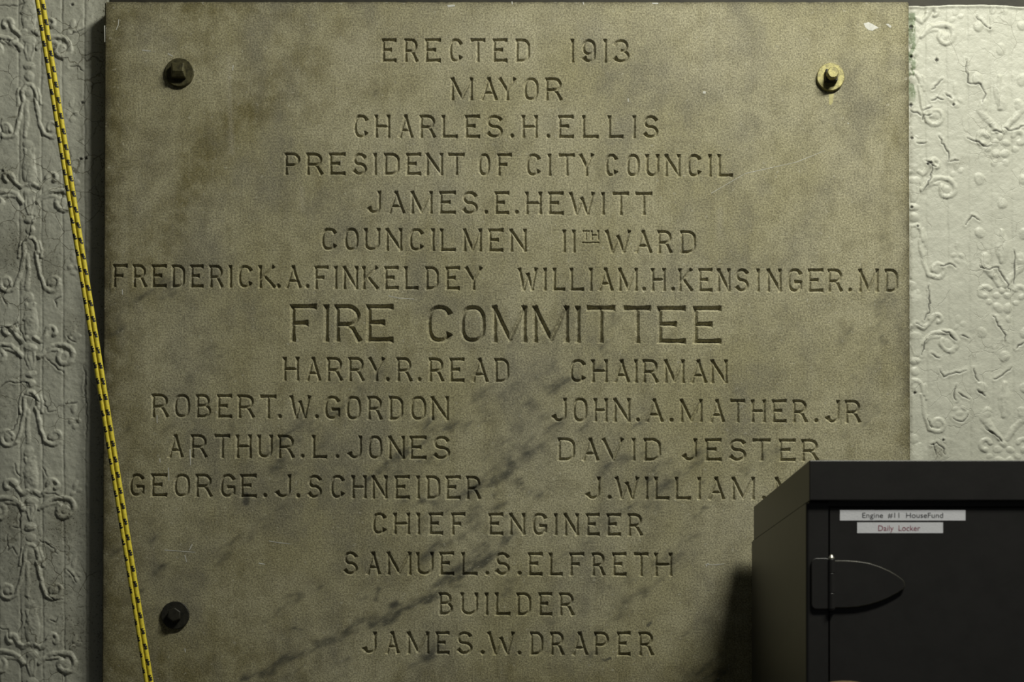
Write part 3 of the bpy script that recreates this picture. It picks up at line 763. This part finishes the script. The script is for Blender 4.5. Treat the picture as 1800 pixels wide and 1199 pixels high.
# chipped chamfer and sides down to the wall
def side(pts_front, off, n_out):
    # pts_front: rows of (px, py) on the face edge, off: chamfer offset in px (dx, dy)
    P = np.array(pts_front, float)
    chip = 0.75 + 0.9 * np.clip(fbm(P[:, 0] / 9 + 3, P[:, 1] / 9, 3) - 0.45, 0, 1) * 2.0
    a = np.stack([PX(P[:, 0]), np.zeros(len(P)), PZ(P[:, 1])], -1)
    Q = P + np.array(off)
    b = np.stack([PX(Q[:, 0]), 0.0020 * chip, PZ(Q[:, 1])], -1)
    c = b.copy(); c[:, 1] = 0.0318
    Vv = np.concatenate([a, b, c]); n = len(P); F = []
    for i in range(n - 1):
        for k in (0, n): F.append((k + i, k + i + 1, k + n + i + 1, k + n + i))
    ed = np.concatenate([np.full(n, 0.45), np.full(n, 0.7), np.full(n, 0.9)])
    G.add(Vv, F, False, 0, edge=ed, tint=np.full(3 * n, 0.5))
ysd = np.arange(T0, YB + 2, 2.0)
le, re = edges(ysd)
fl = L0 + (le - 181) * (300 - L0) / 119
side(np.stack([fl, ysd], -1), (-CH, 0), -1)
side(np.stack([R0 + (re - 1599) * (R0 - 1585) / 14, ysd], -1)[::-1], (CH, 0), 1)
xst = np.linspace(fl[0], R0 + (re[0] - 1599) * (R0 - 1585) / 14, 600)
side(np.stack([xst, np.full(600, T0)], -1)[::-1], (0, -CH), 1)
side(np.stack([xst, np.full(600, YB)], -1), (0, CH), 1)
G.add([(PX(181), 0.0318, PZ(YT)), (PX(1599), 0.0318, PZ(YT)), (PX(1599), 0.0318, PZ(YB)), (PX(181), 0.0318, PZ(YB))], [(0, 1, 2, 3)], False, 0)
# paint splashes, the yellow drip and thin white scratches, lying on the face
def splash(pts, mat, yo=-0.00035):
    n = len(pts)
    cx = sum(p[0] for p in pts) / n; cy = sum(p[1] for p in pts) / n
    Vv = [(PX(cx), yo, PZ(cy))] + [(PX(a), yo * 0.3, PZ(b)) for a, b in pts]
    F = [(0, 1 + i, 1 + (i + 1) % n, 0) for i in range(n)]
    # quads only: split every triangle as a degenerate-free quad through the edge middle
    Vq = list(Vv); Fq = []
    for i in range(n):
        a, b = Vv[1 + i], Vv[1 + (i + 1) % n]
        Vq.append(((a[0] + b[0]) / 2, yo * 0.3, (a[2] + b[2]) / 2))
    for i in range(n):
        Fq.append((0, 1 + n + (i - 1) % n, 1 + i, 1 + n + i))
    G.add(Vq, Fq, True, mat)
splash([(1518, 41), (1527, 39), (1533, 42), (1540, 46), (1545, 49), (1538, 51), (1534, 54), (1527, 53), (1521, 48)], 1)
splash([(1557, 42), (1562, 42), (1567, 46), (1565, 49), (1561, 46)], 1)
splash([(1456.5, 164.5), (1466, 165), (1465, 172), (1464, 180), (1460.5, 185), (1457, 183), (1457, 174)], 2)
splash([(786, 9), (799, 8), (800, 11), (788, 13)], 1)
splash([(1146, 4.8), (1157, 5), (1157, 7), (1147, 7)], 1)
splash([(1236, 160), (1241, 161), (1240, 165), (1235, 164)], 1)
for P in ([(209, 34), (208, 44), (204, 53)], [(184, 45), (184.4, 74)], [(410, 115), (409, 124)], [(276, 730), (276.5, 744)], [(334, 790), (335, 818)], [(296, 822), (297, 845)],
          [(281, 806), (281.5, 813)], [(215, 509), (215.5, 518)], [(1104, 173), (1104.5, 179)], [(1240, 992), (1256, 993), (1273, 991)], [(473, 951), (490, 954), (510, 956)],
          [(290, 967), (320, 969), (343, 971)], [(338, 957), (333, 967)], [(325, 976), (328, 988)], [(683, 520), (700, 524), (728, 526)], [(1490, 216), (1492, 218)],
          [(325, 1140), (326, 1147)], [(455, 990), (466, 992)], [(900, 2.9), (900.5, 8)], [(1025, 4), (1026, 8)], [(1310, 305), (1400, 285), (1450, 265)], [(1250, 340), (1310, 305)],
          [(295, 94), (304, 99)], [(250, 88), (265, 90)], [(1245, 990), (1241, 996)]):
    th = 0.9 if len(P) == 2 and P[0][0] not in (1310, 1250) else 0.65
    if P[0][0] in (1310, 1250): th = 0.35
    for a, b in zip(P[:-1], P[1:]):
        L = math.hypot(b[0] - a[0], b[1] - a[1]); nx, ny = -(b[1] - a[1]) / L * th, (b[0] - a[0]) / L * th
        q = [(a[0] + nx, a[1] + ny), (b[0] + nx * .7, b[1] + ny * .7), (b[0] - nx * .7, b[1] - ny * .7), (a[0] - nx, a[1] - ny)]
        G.add([(PX(x), -0.0002, PZ(yq)) for x, yq in q], [(0, 1, 2, 3)], False, 1)
plaque = G.build('stone_plaque', [M_STONE, M_WHITE, M_DRIP])
tag(plaque, 'large weathered tan stone plaque carved with sixteen rows of capital letters', 'plaque')

# ------------------------------------------------------------------ bolts through the stone
def disc(bm, r, y0, y1, n=40, rim=0.0008, wob=0.0, seed=1):
    rr = random.Random(seed)
    k = [1 + rr.uniform(-wob, wob) for _ in range(n)]
    prof = [(r, y1), (r, y0 + rim), (r - rim, y0)]
    rings = []
    for rad, yv in prof:
        rings.append([bm.verts.new((rad * k[i] * math.cos(2 * math.pi * i / n), yv, rad * k[i] * math.sin(2 * math.pi * i / n))) for i in range(n)])
    for a, b in zip(rings[:-1], rings[1:]):
        for i in range(n): bm.faces.new((a[i], a[(i + 1) % n], b[(i + 1) % n], b[i]))
    bm.faces.new(rings[-1]); bm.faces.new(rings[0][::-1])
def bolt(px, py, rw, label, mw, mh, style):
    t = empty('anchor_bolt', (PX(px), 0, PZ(py)))
    tag(t, label, 'bolt', 'bolts fixing the stone plaque')
    bm = bmesh.new(); disc(bm, rw * S, -0.0042, 0.0, wob=0.012, seed=int(px))
    bm_obj('washer', bm, mw, t)
    bm = bmesh.new()
    if style == 'square':                # square head with a sloped, worn lower face
        h = 12.5 * S
        pts = [(-h, -h), (h, -h), (h, h), (-h, h)]
        bot = [bm.verts.new((x, -0.0042, z)) for x, z in pts]
        mid = [bm.verts.new((x, -0.0105, z)) for x, z in pts]
        tp = [bm.verts.new(v) for v in ((-h * .72, -0.0150, -h * .30), (h * .72, -0.0150, -h * .30), (h * .85, -0.0150, h * .85), (-h * .85, -0.0150, h * .85))]
        for a, b in ((bot, mid), (mid, tp)):
            for i in range(4): bm.faces.new((a[i], a[(i + 1) % 4], b[(i + 1) % 4], b[i]))
        bm.faces.new(tp); bm.faces.new(bot[::-1])
        bm_obj('bolt_head', bm, mh, t, bevel=0.0011)
    elif style == 'stud':                # square nut with the round worn end of the stud standing out
        h = 10.5 * S
        prism(bm, [(-h, -h), (h, -h), (h, h), (-h, h)], -0.0105, -0.0042)
        bm_obj('nut', bm, mh, t, bevel=0.0011)
        bm = bmesh.new(); disc(bm, 10.0 * S, -0.0185, -0.0105, 28, 0.0012, 0.03, 5)
        bm_obj('bolt_end', bm, M_BRASS, t)
    else:                                # six-sided head, rounded over
        h = 13.0 * S
        prism(bm, [(h * math.cos(math.radians(60 * i + 25)), h * math.sin(math.radians(60 * i + 25))) for i in range(6)], -0.0125, -0.0042)
        bm_obj('bolt_head', bm, mh, t, bevel=0.0018, seg=3)
    return t
bolt(315.8, 129, 25.3, 'dark bolt with worn square head at upper left of the stone plaque', M_IRON_OLIVE, M_IRON_OLIVE, 'square')
bolt(1459.2, 137, 24.3, 'yellowish bolt and washer at upper right of the stone plaque', M_BRASS, M_IRON, 'stud')
bolt(308.7, 1082, 24.6, 'black six-sided bolt at lower left of the stone plaque beside the rope', M_IRON, M_IRON, 'hex')

# ------------------------------------------------------------------ doubled yellow rope
RY = -0.115
def rope_pt(py, off):
    return Vector((PX(65.8 + 0.1605 * py + off, RY), RY, PZ(py, RY)))
rope = empty('rope', rope_pt(600, 4))
tag(rope, 'taut doubled yellow braided rope with black flecks crossing the plaque edge', 'rope')
ztop = 4.10; zbot = 0.0
pyt = VY - (ztop - CZ) / (S * (D + RY) / D); pyb = VY - (zbot - CZ) / (S * (D + RY) / D)
def strand(o0, o1, ph, per, a0, a1):
    ys_ = np.concatenate([np.linspace(pyt, -30, 260)[:-1], np.arange(-30, 1230, 0.9), np.linspace(1230, pyb, 220)])
    NS = 16
    g = GM()
    r0 = 4.15 * S * (D + RY) / D
    f = np.clip(ys_ / 1199, 0, 1)
    c = np.array([rope_pt(yv, o0 + (o1 - o0) * q) for yv, q in zip(ys_, f)]) - np.array(rope.location)
    th = np.linspace(0, 2 * np.pi, NS + 1)[:-1] + np.pi / NS
    TH, YY = np.meshgrid(th, ys_)
    # braid: two families of crossing yarns
    rib = 0.07 * np.cos(YY * 2 * np.pi / 3.6 + TH * 4) * np.cos(YY * 2 * np.pi / 3.6 - TH * 4)
    Rr = r0 * (1 + rib)
    Vx = c[:, 0:1] + Rr * np.sin(TH); Vy = c[:, 1:2] - Rr * np.cos(TH); Vz = c[:, 2:3] + 0.16 * Rr * np.sin(TH)
    Vv = np.stack([Vx, Vy, Vz], -1).reshape(-1, 3)
    n = len(ys_); idx = np.arange(n * NS).reshape(n, NS); nx = np.roll(idx, -1, 1)
    F = np.stack([idx[:-1], idx[1:], nx[1:], nx[:-1]], -1).reshape(-1, 4)
    mi = np.zeros((n - 1, NS), int)
    tc = th + np.pi / NS
    for i in range(n - 1):
        yv = ys_[i]; ff = min(max(yv / 1199, -0.3), 1.3)
        ac = a0 + (a1 - a0) * ff
        k = ((yv - ph) / per) % 1.0
        if k < 0.40:
            sub = (k / 0.40 * 3) % 1.0          # three slanted picks per fleck
            j = int(k / 0.40 * 3)
            for m in range(NS):
                da = (tc[m] - ac - (j - 1) * 0.22 + np.pi) % (2 * np.pi) - np.pi
                if abs(da) < (0.78 if sub < 0.72 else 0.42): mi[i, m] = 1
        # a second tracer on the far side, half a period later
        k2 = ((yv - ph) / per + 0.5) % 1.0
        if k2 < 0.40:
            for m in range(NS):
                da = (tc[m] - ac - 3.0 + np.pi) % (2 * np.pi) - np.pi
                if abs(da) < 0.5: mi[i, m] = 1
    g.add(Vv, F, True, 0)
    g.mi[-1] = mi.ravel()
    return g.build('strand', [M_YELLOW, M_BLACK], rope)
strand(-0.2, -0.4, 16.5, 28.2, 0.10, -0.75)
strand(8.6, 7.4, 8.0, 27.4, 0.30, 0.05)

# ------------------------------------------------------------------ the locker in front of the stone
DF = 1.705                               # distance from the camera to the front of its cap
YF = DF - D
K = S * DF / D
def LX(px): return (px - VX) * K
def LZ(py): return CZ + (VY - py) * K
xl, xr = LX(1419.0), LX(1419.0) + 0.385
yb = -0.046
cap_l, cap_r = LX(1422.8), xr - 0.0025
yfr = YF + 0.005                         # front of the frame
locker = empty('locker', ((xl + xr) / 2, (YF + yb) / 2, 0))
tag(locker, 'charcoal metal locker with white label tapes standing before the stone plaque', 'locker')
def lobj(name, bm, mats, parent=locker, **kw):
    o = bm_obj(name, bm, mats, None, **kw)
    o.parent = parent
    q = Vector(); p = parent
    while p is not None: q += p.location; p = p.parent
    o.location = -q
    return o
zt, zl = LZ(808.8), LZ(880.0)
bm = bmesh.new(); bbox(bm, cap_l, cap_r, YF, yb, zl, zt)
lobj('top_cap', bm, M_LOCKER, bevel=0.0012)
bm = bmesh.new()
sx = LX(1457.8)                          # inner edge of the stile
t = 0.0015
zs = zl - 0.0022
rc = 0.0035
cor = [(xl + rc - rc * math.cos(math.radians(a)), yfr + rc - rc * math.sin(math.radians(a))) for a in range(0, 91, 15)]
outl = [(xl, yb)] + cor + [(sx, yfr), (sx, yfr + 0.018), (xl + t + 0.004, yfr + 0.018), (xl + t + 0.004, yb)]
lo_ = [bm.verts.new((x, yq, 0.0)) for x, yq in outl]; hi_ = [bm.verts.new((x, yq, zs)) for x, yq in outl]
bm.faces.new(lo_); bm.faces.new(hi_[::-1])
for i in range(len(outl)): bm.faces.new((lo_[i], lo_[(i + 1) % len(outl)], hi_[(i + 1) % len(outl)], hi_[i]))
bbox(bm, xl + 0.004, xr - 0.004, yfr + 0.004, yb - 0.004, zs - 0.01, zl)
bbox(bm, xr - t, xr, yfr, yb, 0.0, zl)
bbox(bm, xl + t, xr - t, yb - t, yb, 0.0, zl)
bbox(bm, xl + t, xr - t, yfr + 0.02, yb - t, 0.06, 0.062)
bbox(bm, xr - 0.025, xr - t, yfr, yfr + 0.018, 0.0, zl)
bbox(bm, sx, xr - 0.025, yfr, yfr + 0.018, LZ(889), zl)
bbox(bm, sx, xr - 0.025, yfr, yfr + 0.018, 0.0, 0.08)
lobj('body', bm, M_LOCKER)
bm = bmesh.new(); bbox(bm, LX(1460.3), xr - 0.0275, yfr + 0.0003, yfr + 0.016, 0.0825, LZ(891))
door = lobj('door', bm, M_LOCKER, bevel=0.0009)
YD = yfr + 0.0003
def label(x0, x1, y0, y1, text, tx0, tx1, ty_cap, ty_base, ink, lab):
    bm = bmesh.new(); bbox(bm, LX(x0), LX(x1), YD - 0.0004, YD, LZ(y1), LZ(y0))
    cu = bpy.data.curves.new('txt', 'FONT'); cu.body = text; cu.size = 1.0; cu.extrude = 0.0
    to = bpy.data.objects.new('txt', cu); COL.objects.link(to)
    me = bpy.data.meshes.new_from_object(to.evaluated_get(bpy.context.evaluated_depsgraph_get()))
    bpy.data.objects.remove(to)
    co = np.zeros(len(me.vertices) * 3); me.vertices.foreach_get('co', co); co = co.reshape(-1, 3)
    mnx, mxx = co[:, 0].min(), co[:, 0].max()
    caph = 0.729                         # cap height of the built-in face at size 1
    b2 = bmesh.new(); b2.from_mesh(me)
    for f in b2.faces: f.material_index = 1
    sxx = (LX(tx1) - LX(tx0)) / (mxx - mnx); szz = (LZ(ty_cap) - LZ(ty_base)) / caph
    for v in b2.verts:
        v.co = Vector((LX(tx0) + (v.co.x - mnx) * sxx, YD - 0.00055, LZ(ty_base) + v.co.y * szz))
    b2.to_mesh(me); b2.free()
    bm.from_mesh(me)
    o = bpy.data.meshes.new('label_tape'); 
    bm.to_mesh(o); bm.free()
    o.materials.append(M_TAPE); o.materials.append(ink)
    ob = link('label_tape', o, door)
    ob['label'] = lab
    bpy.data.meshes.remove(me)
    return ob
bpy.context.view_layer.update()
label(1478.2, 1699.6, 895.5, 914.0, 'Engine  #11  HouseFund', 1517.7, 1660, 899.7, 909.2, M_INK, 'white label tape with black lettering')
label(1508.6, 1660.0, 917.2, 936.2, 'Daily  Locker', 1545.6, 1619.7, 922.0, 932.2, M_REDINK, 'white label tape with red lettering')
bm = bmesh.new()
prism(bm, [(LX(1486 + 75 * math.cos(2 * math.pi * i / 48)), LZ(1236.4 + 40 * math.sin(2 * math.pi * i / 48))) for i in range(48)], YD - 0.001, YD)
st = bm_obj('round_sticker', bm, M_TAN, door)
st['label'] = 'tan oval sticker'
# hinge
hg = empty('hinge', (0, 0, 0)); hg.parent = locker
hg.location = Vector((LX(1462.5), yfr, LZ(1026))) - locker.location
def hobj(name, bm, mats, **kw):
    return lobj(name, bm, mats, parent=hg, **kw)
def rrect(x0, x1, y0, y1, r, n=6):
    P = []
    for cx, cy, a in ((x1 - r, y0 + r, -90), (x1 - r, y1 - r, 0), (x0 + r, y1 - r, 90), (x0 + r, y0 + r, 180)):
        P += [(cx + r * math.cos(math.radians(a + 90 * i / n)), cy + r * math.sin(math.radians(a + 90 * i / n))) for i in range(n + 1)]
    return P
bm = bmesh.new(); prism(bm, [(LX(a), LZ(b)) for a, b in rrect(1427, 1462, 980.5, 1071, 9)], yfr - 0.0030, yfr)
hobj('frame_leaf', bm, M_LOCKER, bevel=0.0012, seg=4)
up = [(1466, 984.5), (1490, 984.5), (1508, 986), (1528, 989), (1548, 995.5), (1566, 1003.5), (1580, 1012), (1588, 1018), (1591.5, 1023), (1592.5, 1029)]
dn = [(1590, 1035), (1580, 1042), (1562, 1051.5), (1546, 1058), (1528, 1063.5), (1509, 1067), (1490, 1068.5), (1466, 1068.5)]
bm = bmesh.new(); prism(bm, [(LX(a), LZ(b)) for a, b in up + dn], YD - 0.0034, YD)
hobj('door_leaf', bm, [M_LOCKER, M_WORN_LIT], bevel=0.0013, seg=4, edge_mat=1)
def lathe(bm, cx, cy, prof, n=18):
    rings = [[bm.verts.new((cx + r * math.cos(2 * math.pi * i / n), cy + r * math.sin(2 * math.pi * i / n), z)) for i in range(n)] for r, z in prof]
    for a, b in zip(rings[:-1], rings[1:]):
        for i in range(n): bm.faces.new((a[i], a[(i + 1) % n], b[(i + 1) % n], b[i]))
    bm.faces.new(rings[0][::-1]); bm.faces.new(rings[-1])
rb = 6.6 * K
bx, by = LX(1462.5), yfr - 0.0016
bm = bmesh.new()
for z0, z1 in ((1070.5, 1043), (1042.2, 1008), (1007.2, 983)):
    lathe(bm, bx, by, [(rb * .93, LZ(z0)), (rb, LZ(z0) + .0004), (rb, LZ(z1) - .0004), (rb * .93, LZ(z1))])
hobj('barrel', bm, M_LOCKER, smooth=False)
bm = bmesh.new(); lathe(bm, bx, by, [(rb * .95, LZ(983)), (rb * .8, LZ(980)), (rb * .42, LZ(976)), (rb * .2, LZ(974.3))])
o = hobj('pin_tip', bm, M_PIN, smooth=True); o['label'] = 'bright pointed pin tip'
bm = bmesh.new(); lathe(bm, bx, by, [(rb * .5, LZ(1074)), (rb * .9, LZ(1072)), (rb * .9, LZ(1070.5))])
hobj('pin_foot', bm, M_LOCKER, smooth=True)
